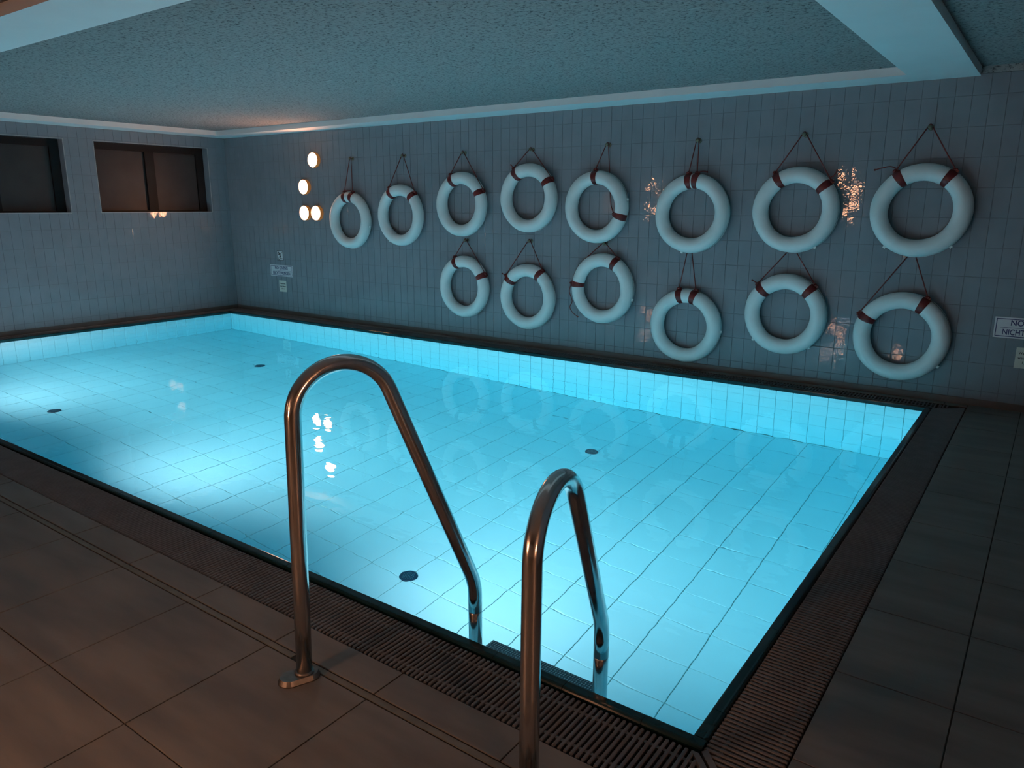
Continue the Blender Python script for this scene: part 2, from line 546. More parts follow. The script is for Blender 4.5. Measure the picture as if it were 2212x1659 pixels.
# walls
TW, TH, TJ = 0.1228, 0.243, 2.597
tw_rows = cuts(0.090, 2.757, TJ, TH)
wall_back = MB(); wall_back.box((XW - 0.25, YW + 0.003, -0.3), (XR + 0.2, YW + 0.25, 3.0))
wall_back = wall_back.build('wall_back', M['grout'])
tag(wall_back, 'grey glazed tile wall hung with life rings', 'wall', kind='structure')
tile_field(wall_back, 'wall_tile', 'wall_tiles_far', B_BACK((0, YW + 0.004, 0)), cuts(XW, XR, -0.995, TW), tw_rows, M['wall_tile'], gap=0.003, t=0.005, c=0.0018, tilt=0.0032)

W2 = (5.378, 1.608, 7.115, 2.576)
W1 = (3.245, 1.608, 4.976, 2.576)
wl = MB()
ZT = 3.0
wl.box((XW - 0.3, YF - 0.2, -0.3), (XW - 0.003, YW + 0.003, W1[1]))
wl.box((XW - 0.3, YF - 0.2, W1[3]), (XW - 0.003, YW + 0.003, ZT))
wl.box((XW - 0.3, YF - 0.2, W1[1]), (XW - 0.003, W1[0], W1[3]))
wl.box((XW - 0.3, W1[2], W1[1]), (XW - 0.003, W2[0], W1[3]))
wl.box((XW - 0.3, W2[2], W1[1]), (XW - 0.003, YW + 0.003, W1[3]))
wall_left = wl.build('wall_left', M['grout'])
tag(wall_left, 'grey glazed tile wall with two high dark windows', 'wall', kind='structure')
tile_field(wall_left, 'wall_tile', 'wall_tiles_far', B_LEFT((XW - 0.004, 0, 0)), cuts(YF, YW, YW - 0.05, TW), tw_rows, M['wall_tile'], gap=0.003, t=0.005, c=0.0018, tilt=0.0032, holes=(W1, W2))
wr = MB(); wr.box((XR, YF - 0.2, -0.3), (XR + 0.2, 0.8, ZT))
tag(wr.build('wall_right', M['warm_plaster']), 'plain plastered wall on the far right', 'wall', kind='structure')
wp = MB(); wp.box((0.9, 0.8, -0.3), (XR + 0.2, YW + 0.003, ZT))  # unseen partition, added to block warm lamp light from the right deck
tag(wp.build('wall_light_block', M['wall_tile']), 'grey wall added out of view, keeping lamp light off the right deck', 'wall', kind='structure')
wf = MB(); wf.box((XW - 0.3, YF - 0.2, -0.3), (XR + 0.2, YF, ZT))
tag(wf.build('wall_front', M['warm_plaster']), 'plain plastered wall facing the pool', 'wall', kind='structure')

# skirting
bb = MB(); bb.box((XW, YW - 0.012, ZD), (XR, YW + 0.004, 0.0945))
M['skirting'] = noisy('skirting_stone', (0.085, 0.08, 0.074), (0.11, 0.104, 0.096), 3, rough=0.5)
tag(bb.build('baseboard_back', M['skirting']), 'low stone skirting under the life ring wall', 'skirting', kind='structure')
bl = MB(); bl.box((XW - 0.004, YF, ZD), (XW + 0.012, YW - 0.012, 0.0945))
tag(bl.build('baseboard_left', M['skirting']), 'low stone skirting under the window wall', 'skirting', kind='structure')

# ceiling with white soffit frame
cl = MB(); cl.box((XW - 0.3, YF - 0.2, ZC), (XR + 0.2, YW + 0.25, ZC + 0.2))
tag(cl.build('ceiling', M['ceiling']), 'grey speckled roughcast ceiling', 'ceiling', kind='structure')
ox0, ox1, oy0, oy1 = XW - 0.002, -0.708, 2.005, YW + 0.002
ix0, ix1, iy0, iy1 = -10.66, -1.19, 2.43, 7.045
v = []
for z in (ZS, ZC + 0.002):
    v += [(ox0, oy0, z), (ox1, oy0, z), (ox1, oy1, z), (ox0, oy1, z), (ix0, iy0, z), (ix1, iy0, z), (ix1, iy1, z), (ix0, iy1, z)]
f = []
for i in range(4):
    j = (i + 1) % 4
    f += [(i, 4 + i, 4 + j, j), (8 + i, 8 + j, 12 + j, 12 + i), (i, j, 8 + j, 8 + i), (4 + i, 12 + i, 12 + j, 4 + j)]
tag(mesh_obj('trim_1', v, f, M['paint']), 'white plastered frame round the recessed ceiling panel', 'ceiling trim', kind='structure')
t2 = MB(); t2.box((ox1, YW - 0.03, 2.757), (XR, YW + 0.003, ZC + 0.002))
tag(t2.build('trim_2', M['ceiling']), 'narrow roughcast band above the wall tiles', 'ceiling trim', kind='structure')
del cl, t2

# windows in the left wall
def window(name, w, label, divs):
    y0, z0, y1, z1 = w
    e = empty(name, (0, 0, 0))
    tag(e, label, 'window', kind='structure')
    xg = XW - 0.15
    fr = MB()
    fr.box((xg - 0.03, y0, z1 - 0.10), (xg + 0.025, y1, z1))
    fr.box((xg - 0.03, y0, z0), (xg + 0.025, y1, z0 + 0.025))
    fr.box((xg - 0.03, y0, z0 + 0.025), (xg + 0.025, y0 + 0.07, z1 - 0.10))
    fr.box((xg - 0.03, y1 - 0.13, z0 + 0.025), (xg + 0.025, y1, z1 - 0.10))
    fr.build('window_frame', M['frame'], e)
    for d in divs:
        mb = MB(); mb.box((xg - 0.03, d - 0.07, z0 + 0.025), (xg + 0.035, d + 0.07, z1 - 0.10))
        mb.build('mullion', M['frame'], e)
    edges = [y0 + 0.07] + [q for d in divs for q in (d - 0.07, d + 0.07)] + [y1 - 0.13]
    for k in range(0, len(edges), 2):
        p = MB(); p.box((xg - 0.012, edges[k], z0 + 0.025), (xg - 0.004, edges[k + 1], z1 - 0.10))
        p.build('pane', M['pane'], e)
    sl = MB(); sl.box((xg + 0.025, y0, z0 - 0.004), (XW + 0.003, y1, z0 + 0.004))
    sl.build('window_sill', M['wall_tile'], e)
    rv = MB()
    rv.box((xg + 0.025, y1 - 0.006, z0 + 0.004), (XW + 0.001, y1 + 0.002, z1 - 0.006))
    rv.box((xg + 0.025, y0 - 0.002, z0 + 0.004), (XW + 0.001, y0 + 0.006, z1 - 0.006))
    rv.box((xg + 0.025, y0 - 0.002, z1 - 0.006), (XW + 0.001, y1 + 0.002, z1 + 0.002))
    rv.build('reveal', M['wall_tile'], e)
    ed = MB()
    ed.box((XW - 0.004, y0 - 0.004, z0 - 0.007), (XW + 0.004, y1 + 0.004, z0 - 0.001))
    ed.box((XW - 0.004, y0 - 0.004, z1 + 0.001), (XW + 0.004, y1 + 0.004, z1 + 0.005))
    ed.box((XW - 0.004, y1 + 0.001, z0 - 0.001), (XW + 0.004, y1 + 0.005, z1 + 0.001))
    ed.box((XW - 0.004, y0 - 0.005, z0 - 0.001), (XW + 0.004, y0 - 0.001, z1 + 0.001))
    ed.build('edge_bead', M['bead'], e)
window('window_1', W1, 'dark frosted window cut off by the picture edge', [4.11])
window('window_2', W2, 'dark frosted two pane window nearest the wall corner', [6.225])

# water body
wb = MB(); wb.box((X0 - 0.003, Y0 - 0.003, -DEPTH - 0.004), (X1 + 0.003, Y1 + 0.003, 0.0))
tag(wb.build('pool_water', M['water']), 'calm glowing turquoise pool water', 'water', kind='stuff')

# ------------------------------------------------------------------ overflow grates
PITCH = 0.0222
def bar_geo(L, w=0.0125, h=0.016):
    prof = [(-w / 2, -h), (w / 2, -h), (w / 2, -0.004), (w * 0.33, -0.0008), (0, 0), (-w * 0.33, -0.0008), (-w / 2, -0.004)]
    n = len(prof)
    v = []
    for y, s_, dz in ((-L / 2, 1.0, -0.004), (-L / 2 + 0.006, 1.0, 0), (L / 2 - 0.006, 1.0, 0), (L / 2, 1.0, -0.004)):
        for a, z in prof:
            v.append((a * (0.75 if dz else 1.0), y, z + (dz if z > -h * 0.9 else 0)))
    f = []
    for k in range(3):
        for i in range(n):
            j = (i + 1) % n
            f.append((k * n + i, k * n + j, (k + 1) * n + j, (k + 1) * n + i))
    f += [tuple(range(n - 1, -1, -1)), tuple(3 * n + i for i in range(n))]
    return v, f
def bar_mesh(L):
    key = ('bar', round(L, 3))
    if key not in _cache:
        v, f = bar_geo(round(L, 3))
        me = bpy.data.meshes.new('slat')
        me.from_pydata(v, [], f)
        me.materials.append(M['grate'])
        _cache[key] = me
    return _cache[key]
def grate(label, bars, rods, plates=(), limit=300, bar_h=0.016):
    """bars: list of (x, y, length, along_x)"""
    e = empty('overflow_grate', (0, 0, 0))
    tag(e, label, 'grate', 'overflow grates round the pool')
    items = sorted(((seen(Vector((b[0], b[1], ZD)), 0.0), b) for b in bars), key=lambda q: -q[0])
    rest = MB()
    for k, (s_, (x, y, L, ax)) in enumerate(items):
        m = Matrix.Translation((x, y, ZD - 0.001))
        if ax: m = m @ Matrix.Rotation(-PI / 2, 4, 'Z')
        if k < limit and s_ > 0.2:
            share_obj('slat', bar_mesh(L), e, m)
        else:
            v, f = bar_geo(L, 0.0125, bar_h)
            rest.add([m @ Vector(q) for q in v], f)
    if rest.v: tag(rest.build('slats_far', M['grate'], e), kind='stuff')
    for a, b in rods:
        r = MB(); r.box(a, b); r.build('cross_rod', M['grate'], e)
    for pl in plates:
        mb = MB()
        n = len(pl)
        mb.add([(x, y, ZD - 0.02) for x, y in pl] + [(x, y, ZD - 0.0005) for x, y in pl],
               [tuple(range(n - 1, -1, -1)), tuple(range(n, 2 * n))] + [(i, (i + 1) % n, n + (i + 1) % n, n + i) for i in range(n)])
        mb.build('end_plate', M['grate'], e)
    return e
def rods_x(x0, x1, ys):
    return [((x0, y - 0.006, ZD - 0.016), (x1, y + 0.006, ZD - 0.006)) for y in ys]
def rods_y(y0, y1, xs):
    return [((x - 0.006, y0, ZD - 0.016), (x + 0.006, y1, ZD - 0.006)) for x in xs]
SEAM = -4.93
def near_bars(x0, x1):
    out = []
    x = -0.903 - 60 * -PITCH
    x = -0.903 + 30 * PITCH
    while x > x0:
        if x < x1:
            ya, yb = GN0 + 0.004, GN1
            if x > GR0 - 0.02:      # mitred end
                t = (x + 0.022 - GR0) / (GR1 - GR0)
                yb = GN1 - t * (GN1 - GN0) - 0.012
            if yb - ya > 0.03: out.append((x, (ya + yb) / 2, yb - ya, False))
        x -= PITCH
    return out
mit = lambda off: [(GR0 - 0.004 + off, GN1 - 0.004), (GR0 + 0.022 + off, GN1 - 0.004), (GR1 + off * 0.4, GN0 + 0.006), (GR1 - 0.03 + off * 0.4, GN0 + 0.006)]
grate('ribbed overflow grate under the ladder handrails', near_bars(SEAM, -0.47), rods_x(SEAM, GR0 + 0.02, (GN0 + 0.05, GN1 - 0.05)),
      [[(GR0 - 0.030, GN1 - 0.006), (GR0 - 0.004, GN1 - 0.006), (GR1 - 0.010, GN0 + 0.006), (GR1 - 0.036, GN0 + 0.006)]], limit=230)
grate('ribbed overflow grate at the left end of the near pool edge', near_bars(GL0, SEAM - 0.012), rods_x(GL0, SEAM - 0.012, (GN0 + 0.05, GN1 - 0.05)), limit=0)
rb = []
y = 2.052 - 14 * PITCH
while y < GB1 - 0.02:
    xa, xb = GR0, GR1 - 0.004
    if y < GN1 + 0.03:
        t = (GN1 + 0.030 - y) / (GN1 - GN0)
        xa = GR0 + t * (GR1 - GR0) + 0.006
    elif y > Y1 + RIM:
        t = (y - Y1 - RIM) / (GB1 - Y1 - RIM)
        xa = GR0 + max(0, t) * (GR1 - GR0) + 0.012
    if xb - xa > 0.03: rb.append(((xa + xb) / 2, y, xb - xa, True))
    y += PITCH
grate('ribbed overflow grate along the short edge nearest the camera', rb, rods_y(GN1 + 0.02, GB1 - 0.02, (GR0 + 0.05, GR1 - 0.05)),
      [[(GR0, GN1 + 0.006), (GR0 + 0.012, GN1 + 0.026), (GR1 - 0.004, GN0 + 0.030), (GR1 - 0.004, GN0 + 0.002)]], limit=170)
bbars = []
x = GR0 + 0.1
while x > GL0 + 0.02:
    t = max(0.0, (x - GR0) / (GR1 - GR0))
    ya = GB0 + t * (GB1 - GB0)
    if GB1 - 0.004 - ya > 0.03: bbars.append((x, (ya + GB1 - 0.004) / 2, GB1 - 0.004 - ya, False))
    x -= 0.030
grate('narrow overflow grate at the foot of the life ring wall', bbars, rods_x(GL0, GR0, (GB0 + 0.04, GB1 - 0.04)), limit=0, bar_h=0.008)
lb = []
y = Y0 - 0.05
while y < GB0:
    lb.append(((GL0 + GL1) / 2, y, GL1 - GL0 - 0.004, True)); y += PITCH
grate('narrow overflow grate below the window wall', lb, rods_y(Y0, GB0, (GL0 + 0.03, GL1 - 0.03)), limit=0)

# ------------------------------------------------------------------ pool ladder with one tall and one low rail
def rail_path(zt_, r, al, x, y, ang, zb_, lean):
    pts = [(0.0, 0.040), (lean * zt_ * 0.5, zt_ * 0.5), (lean * zt_, zt_)]
    cx_, cz_ = lean * zt_ + r, zt_
    for k in range(1, 25):
        a = PI + (al - PI) * k / 24
        pts.append((cx_ + r * math.cos(a), cz_ + r * math.sin(a)))
    ex, ez = pts[-1]
    L = (ez - zb_) / math.cos(al)
    bx_, bz_ = ex + math.sin(al) * L, zb_
    # rounded lower bend
    d1 = (math.sin(al), -math.cos(al)); tr = 0.055
    p0 = (bx_ - d1[0] * tr, bz_ - d1[1] * tr); p2 = (bx_, bz_ - tr)
    pts.append(((ex + p0[0]) / 2, (ez + p0[1]) / 2))
    for k in range(0, 9):
        t = k / 8
        pts.append(((1 - t) ** 2 * p0[0] + 2 * t * (1 - t) * bx_ + t * t * p2[0], (1 - t) ** 2 * p0[1] + 2 * t * (1 - t) * bz_ + t * t * p2[1]))
    top = [(x + math.sin(ang) * s_, y + math.cos(ang) * s_, z) for s_, z in pts]
    return top, (x + math.sin(ang) * bx_, y + math.cos(ang) * bx_)
ladder = empty('pool_ladder', (-1.46, 1.9, ZD))
LO = Vector((1.46, -1.9, -ZD))
tag(ladder, 'steel pool ladder with a tall and a low curved handrail', 'ladder')
TUBE = 0.0287
ZBEND, LEAN = 0.223, 0.020
legs = []
for nm, lab, a in (('handrail', 'tall curved steel handrail', (1.014, 0.180, 0.377, -2.030, 1.514, 0.412)), ('handrail', 'low curved steel handrail', (0.773, 0.182, 0.481, -1.031, 1.511, -0.204))):
    path, leg = rail_path(*a, ZBEND, LEAN)
    path.append((leg[0], leg[1], 0.098))
    mb = MB(); mb.sweep([Vector(p) + LO for p in path], TUBE, 28)
    h = mb.build(nm, M['steel'], ladder, smooth=True)
    h['label'] = lab
    legs.append(leg)
    # collar at the foot and tapered oblong flange
    ang = a[5]
    fr = basis((math.cos(ang), -math.sin(ang), 0), (math.sin(ang), math.cos(ang), 0), (0, 0, 1), (a[3], a[4], ZD) )
    fr = Matrix.Translation(LO) @ fr
    fl = MB()
    ringv = []
    for z, hw, grow in ((0.0, 0.044, 0.0), (0.004, 0.0445, 0.0), (0.021, 0.036, -0.002)):
        row = []
        for k in range(32):
            t = 2 * PI * k / 32
            cyy = 0.012 if math.sin(t) > 0 else -0.052
            row.append(fr @ Vector((hw * math.cos(t), cyy + hw * math.sin(t), z)))
        ringv.append(row)
    vv = [p for row in ringv for p in row]
    ff = []
    for i in range(2):
        for k in range(32):
            k2 = (k + 1) % 32
            ff.append((i * 32 + k, i * 32 + k2, (i + 1) * 32 + k2, (i + 1) * 32 + k))
    ff.append(tuple(64 + k for k in range(32)))
    fl.add(vv, ff)
    flo = fl.build('flange', M['flange'], h)
    co = MB(); co.lathe([(0.034, 0.020), (0.0345, 0.026), (0.0325, 0.031), (0.028, 0.032)], 28, fr)
    co.build('collar', M['flange'], flo, smooth=True)
    # leg below the sleeve joint
    lg = MB(); lg.sweep([Vector((leg[0], leg[1], z)) + LO for z in (0.0965, 0.094, 0.0, -0.6, -1.12)], [TUBE - 0.002, TUBE - 0.0006, TUBE - 0.0006, TUBE - 0.0006, TUBE - 0.0006], 28)
    lo = lg.build('leg', M['steel'], ladder, smooth=True)
    stp = MB(); stp.sweep([Vector((leg[0], leg[1], -1.12)) + LO, Vector((leg[0], leg[1], -1.14)) + LO], TUBE + 0.004, 16)
    stp.build('foot_cap', M['black'], lo)
    bu = MB(); bu.sweep([Vector((leg[0], leg[1], -1.0)) + LO, Vector((leg[0], Y0 + 0.002, -1.0)) + LO], 0.014, 10)
    bu.build('wall_stop', M['steel'], lo)
ly = (legs[0][1] + legs[1][1]) / 2
for z in (-0.155, -0.43, -0.70, -0.97):
    st = MB()
    st.box((legs[0][0] + 0.020 + LO.x, ly - 0.052 + LO.y, z - 0.028 + LO.z), (legs[1][0] - 0.020 + LO.x, ly + 0.082 + LO.y, z + LO.z))
    so = st.build('step', M['steel'], ladder)
    tr = MB()
    tr.box((legs[0][0] + 0.026 + LO.x, ly - 0.048 + LO.y, z + LO.z), (legs[1][0] - 0.026 + LO.x, ly + 0.080 + LO.y, z + 0.004 + LO.z))
    tr.build('tread', M['step'], so)

# ------------------------------------------------------------------ life rings
RINGS = {
 'A': (-8.118, 1.508, 0.318, (-8.095, 2.351), (101, 77)), 'B': (-7.142, 1.586, 0.322, (-7.106, 2.355), (117, 46)),
 'C': (-6.095, 1.726, 0.316, (-6.090, 2.354), (114, 25)), 'D': (-5.085, 1.799, 0.315, (-5.079, 2.354), (121, 33)),
 'E': (-4.182, 1.700, 0.314, (-4.082, 2.364), (92, -17)), 'F': (-3.074, 1.640, 0.319, (-3.064, 2.361), (97, 84)),
 'G': (-2.058, 1.679, 0.318, (-2.039, 2.367), (121, 40)), 'H': (-1.015, 1.681, 0.319, (-1.020, 2.376), (124, 55)),
 'I': (-6.066, 0.713, 0.314, (-6.066, 1.298), (111, 26)), 'J': (-5.089, 0.652, 0.314, (-5.090, 1.319), (142, 56)),
 'K': (-4.077, 0.818, 0.313, (-4.085, 1.321), (174, 61)), 'L': (-3.077, 0.494, 0.313, (-3.085, 1.330), (102, 75)),
 'M': (-2.069, 0.699, 0.314, (-2.056, 1.334), (135, 48)), 'N': (-1.048, 0.588, 0.320, (-1.033, 1.332), (153, 63)),
}
RLABEL = {
 'A': 'white life ring with two red straps close together, nearest the round lamps',
 'B': 'white life ring second from the round lamps in the upper row',
 'C': 'white life ring third from the round lamps in the upper row',
 'D': 'highest hung white life ring, fourth from the lamps in the upper row',
 'E': 'white life ring with one red strap low on its right side',
 'F': 'white life ring with two red straps touching at the top',
 'G': 'white life ring second from the right in the upper row',
 'H': 'large white life ring at the right end of the upper row',
 'I': 'white life ring at the left end of the lower row',
 'J': 'white life ring second from the left in the lower row',
 'K': 'white life ring with a long loose red cord hanging at its left',
 'L': 'lowest white life ring, its bottom edge nearly on the deck',
 'M': 'white life ring second from the right in the lower row',
 'N': 'white life ring at the right end of the lower row, beside the no diving sign',
}
LUGS = {'A': (-12,), 'B': (-122, -38), 'E': (12,), 'F': (-102,), 'G': (-58,), 'H': (-128, -48), 'K': (-15,), 'L': (-4,), 'M': (-136, -50), 'N': (-36,)}
TAILS = {'G': [(-1.765, 1.966), (-1.728, 1.989), (-1.712, 2.029)], 'H': [(-1.217, 2.025), (-1.274, 2.049), (-1.328, 2.043), (-1.399, 2.025)],
         'K': [(-4.466, 0.839), (-4.483, 0.759), (-4.444, 0.655), (-4.473, 0.584), (-4.434, 0.523), (-4.365, 0.481)],
         'J': [(-5.35, 0.884), (-5.44, 0.913)], 'M': [(-2.334, 0.98), (-2.396, 1.013)], 'F': [(-3.018, 2.045), (-2.96, 2.050), (-2.922, 2.043)],
         'D': [(-5.27, 2.14), (-5.315, 2.175)], 'A': [(-8.2, 1.905), (-8.115, 1.915), (-8.05, 1.910)]}
MINOR = 0.073
YR = YW - 0.080
def smooth_path(pts, n=6):
    pts = [Vector(p) for p in pts]
    if len(pts) < 3: return pts
    out = []
    for i in range(len(pts) - 1):
        p0 = pts[max(i - 1, 0)]; p1 = pts[i]; p2 = pts[i + 1]; p3 = pts[min(i + 2, len(pts) - 1)]
        for k in range(n):
            t = k / n
            out.append(0.5 * ((2 * p1) + (p2 - p0) * t + (2 * p0 - 5 * p1 + 4 * p2 - p3) * t * t + (3 * p1 - p0 - 3 * p2 + p3) * t ** 3))
    out.append(pts[-1])
    return out
def life_ring(key):
    cx, cz, Rm, (hx, hz), straps = RINGS[key]
    e = empty('life_ring', (cx, YR, cz))
    tag(e, RLABEL[key], 'life ring', 'life rings on the tiled wall')
    rr = random.Random(key)
    nt_, np_ = 72, 20
    ph = [rr.uniform(0, 2 * PI) for _ in range(6)]
    v, f = [], []
    def bulge(t):
        return 1 + 0.012 * math.sin(2 * t + ph[0]) + 0.010 * math.sin(3 * t + ph[1]) + 0.006 * math.sin(7 * t + ph[2])
    for i in range(nt_):
        t = 2 * PI * i / nt_
        Rt = Rm * (1 + 0.006 * math.sin(2 * t + ph[3]) + 0.004 * math.sin(5 * t + ph[4]))
        # straps pinch the tube a little
        pin = 1.0
        for s_ in straps:
            d = (t - math.radians(s_) + PI) % (2 * PI) - PI
            pin -= 0.045 * math.exp(-(d / 0.11) ** 2)
        r = MINOR * bulge(t) * pin
        for j in range(np_):
            p = 2 * PI * j / np_
            q = Rt + r * math.cos(p) * 1.0
            v.append((q * math.cos(t), r * math.sin(p) * 0.97, q * math.sin(t)))
    for i in range(nt_):
        for j in range(np_):
            i2, j2 = (i + 1) % nt_, (j + 1) % np_
            f.append((i * np_ + j, i * np_ + j2, i2 * np_ + j2, i2 * np_ + j))
    body = mesh_obj('ring_body', v, f, M['ring'], e, smooth=True)
    sm = MB(); seam_path = []
    for i in range(73):
        t = 2 * PI * i / 72
        q = Rm + MINOR * bulge(t) * 0.995
        seam_path.append((q * math.cos(t), 0.022, q * math.sin(t)))
    sm.sweep(seam_path, 0.0022, 5, caps=False)
    sm.build('seam', M['ring'], body, smooth=True)
    for a in LUGS.get(key, ()):
        t = math.radians(a)
        d = Vector((math.cos(t), 0, math.sin(t))); s_ = Vector((-math.sin(t), 0, math.cos(t)))
        c = d * (Rm + MINOR * 0.97)
        lm = MB()
        vv = []
        for k, (w, hgt) in enumerate(((0.020, -0.006), (0.010, 0.010), (0.013, 0.018))):
            for sx, sy in ((-1, -1), (1, -1), (1, 1), (-1, 1)):
                vv.append(c + d * hgt + s_ * (w * sx) + Vector((0, 0.006 * sy, 0)))
        ff = [(0, 3, 2, 1), (8, 9, 10, 11)]
        for k in range(2):
            for i in range(4):
                ff.append((k * 4 + i, k * 4 + (i + 1) % 4, k * 4 + 4 + (i + 1) % 4, k * 4 + 4 + i))
        lm.add(vv, ff)
        lm.build('lug', M['ring'], body)
    ends = []
    for si, s_ in enumerate(straps):
        t0 = math.radians(s_)
        hw = 0.030 / Rm
        v, f = [], []
        na = 6
        for i in range(na + 1):
            u = -1 + 2 * i / na
            t = t0 + hw * u
            r = MINOR * (0.985 + 0.045 * (1 if abs(u) < 0.99 else 0.1)) * (1 if abs(u) < 0.99 else 0.99)
            for j in range(24):
                p = 2 * PI * j / 24
                q = Rm + r * math.cos(p)
                v.append((q * math.cos(t), r * math.sin(p), q * math.sin(t)))
        for i in range(na):
            for j in range(24):
                j2 = (j + 1) % 24
                f.append((i * 24 + j, i * 24 + j2, (i + 1) * 24 + j2, (i + 1) * 24 + j))
        so = mesh_obj('strap', v, f, M['strap'], e, smooth=True)
        inner = (key == 'E' and si == 1)
        rad = (Rm - MINOR - 0.004) if inner else (Rm + MINOR + 0.008)
        kp = Vector((rad * math.cos(t0), -0.012, rad * math.sin(t0)))
        d = Vector((math.cos(t0), 0, math.sin(t0))); sd = Vector((-math.sin(t0), 0, math.cos(t0)))
        kn = MB()
        # sewn strap ends standing off the tube and the cord knot through them
        for off in (-0.006, 0.004):
            vv = []
            for hh in (-0.012, 0.014):
                for w in (-0.026, 0.026):
                    for th in (-0.0025, 0.0025):
                        vv.append(d * ((rad - 0.002 if not inner else rad) + (hh if not inner else -hh)) + sd * w * (1 if hh < 0 else 0.8) + Vector((0, off * 2 + th, 0)))
            kn.add(vv, [(0, 1, 3, 2), (4, 6, 7, 5), (0, 4, 5, 1), (2, 3, 7, 6), (0, 2, 6, 4), (1, 5, 7, 3)])
        kn.build('strap_end', M['strap'], so)
        k2 = MB(); k2.ball(kp + d * (0.006 if not inner else -0.004) + Vector((0, -0.008, 0)), 0.012, 8, (1.2, 1, 1))
        k2.ball(kp + sd * 0.010 + Vector((0, -0.012, 0)), 0.009, 8)
        k2.build('knot', M['cord'], so, smooth=True)
        ends.append(kp)
    # suspension cord
    hk = Vector((hx - cx, (YW - 0.045) - YR, hz - cz))
    cm = MB()
    for si, kp in enumerate(ends):
        top = hk + Vector((-0.012 if si == 0 else 0.012, 0, -0.002))
        if key == 'E' and si == 1:
            path = [top, Vector((hk.x + 0.02, 0.070, 0.30)), Vector((hk.x + 0.045, 0.070, 0.02)), kp]
        elif key == 'K' and si == 0:
            path = [top] + [Vector(((Rm + MINOR + 0.004) * math.cos(math.radians(a)), 0.0, (Rm + MINOR + 0.004) * math.sin(math.radians(a)))) for a in (133, 143, 153, 163, 172)] + [kp]
        else:
            path = [kp, top]
        cm.sweep(path, 0.0052, 7)
    lp = [hk + Vector((0.012 * math.cos(a), 0, 0.012 * math.sin(a) - 0.002)) for a in [PI * k / 8 for k in range(9)]]
    cm.sweep(lp, 0.0052, 7)
    cm.build('cord', M['cord'], e, smooth=True)
    if key in TAILS:
        tl = MB()
        pts = [Vector((x - cx, -0.030, z - cz)) for x, z in TAILS[key]]
        pp = smooth_path(pts)
        tl.sweep(pp, 0.0050, 7)
        tl.ball(pp[-1], 0.009, 8)
        tl.build('cord_tail', M['cord'], e, smooth=True)
for k in RINGS: life_ring(k)

# hooks the rings hang from
HL = {'A': 'small brass wall hook above the ring nearest the lamps', 'B': 'small brass wall hook second from the lamps', 'C': 'small brass wall hook third from the lamps in the upper row',
      'D': 'small brass wall hook above the highest life ring', 'E': 'small brass wall hook above the ring with the low right strap', 'F': 'small brass wall hook above the ring with touching straps',
      'G': 'small brass wall hook second from the right in the upper row', 'H': 'small brass wall hook at the right end of the upper row', 'I': 'small brass wall hook at the left end of the lower row',
      'J': 'small brass wall hook second from the left in the lower row', 'K': 'small brass wall hook with the long loose cord below', 'L': 'small brass wall hook above the lowest life ring',
      'M': 'small brass wall hook second from the right in the lower row', 'N': 'small brass wall hook at the right end of the lower row'}
for k, (cx, cz, Rm, (hx, hz), st) in RINGS.items():
    e = empty('wall_hook', (hx, YW, hz - 0.012))
    tag(e, HL[k], 'hook', 'hooks holding the life rings')
    fr = basis((1, 0, 0), (0, 0, 1), (0, -1, 0))
    a = MB(); a.lathe([(0.024, -0.001), (0.024, 0.003), (0.019, 0.008), (0.010, 0.010)], 18, fr); a.build('plate', M['hook'], e, smooth=True)
    a = MB(); a.lathe([(0.0085, 0.008), (0.0085, 0.056)], 12, fr); a.build('peg', M['hook'], e, smooth=True)
    a = MB(); a.lathe([(0.0085, 0.054), (0.017, 0.057), (0.019, 0.061), (0.014, 0.066), (0.0, 0.068)], 16, fr); a.build('knob', M['hook'], e, smooth=True)

# ------------------------------------------------------------------ round wall lamps
def wall_lamp(o, B, label, group):
    e = empty('wall_lamp', o)
    tag(e, label, 'lamp', group)
    fr = B()
    a = MB(); a.lathe([(0.098, -0.001), (0.098, 0.010), (0.106, 0.012), (0.107, 0.062), (0.105, 0.066), (0.101, 0.066), (0.101, 0.058)], 40, fr)
    a.build('housing', M['lamp_body'], e, smooth=False)
    a = MB(); a.lathe([(0.0995, 0.054), (0.0995, 0.063)], 28, fr)
    d = a.build('diffuser', M['lamp_body'], e)
    d.data.materials.append(M['lamp_glow'])
    d.data.polygons[len(d.data.polygons) - 1].material_index = 1
for x, z, lab in ((-8.866, 2.346, 'topmost glowing round wall lamp'), (-9.106, 1.974, 'middle glowing round wall lamp, below and left of the topmost'),
                  (-9.120, 1.601, 'left lamp of the lower glowing pair'), (-8.861, 1.601, 'right lamp of the lower glowing pair, nearest a life ring')):
    wall_lamp((x, YW, z), B_BACK, lab, 'round lamps on the life ring wall')
for cx, nm in ((-4.75, 'facing the ladder'), (-10.25, 'next to the window wall')):
    for dx_, z, lab in ((0.12, 2.346, 'upper'), (-0.12, 1.974, 'middle'), (-0.134, 1.601, 'lower left'), (0.125, 1.601, 'lower right')):
        wall_lamp((cx - dx_, YF, z), B_NEAR, lab + ' round lamp on the wall opposite the rings, ' + nm, 'round lamps on the opposite wall')
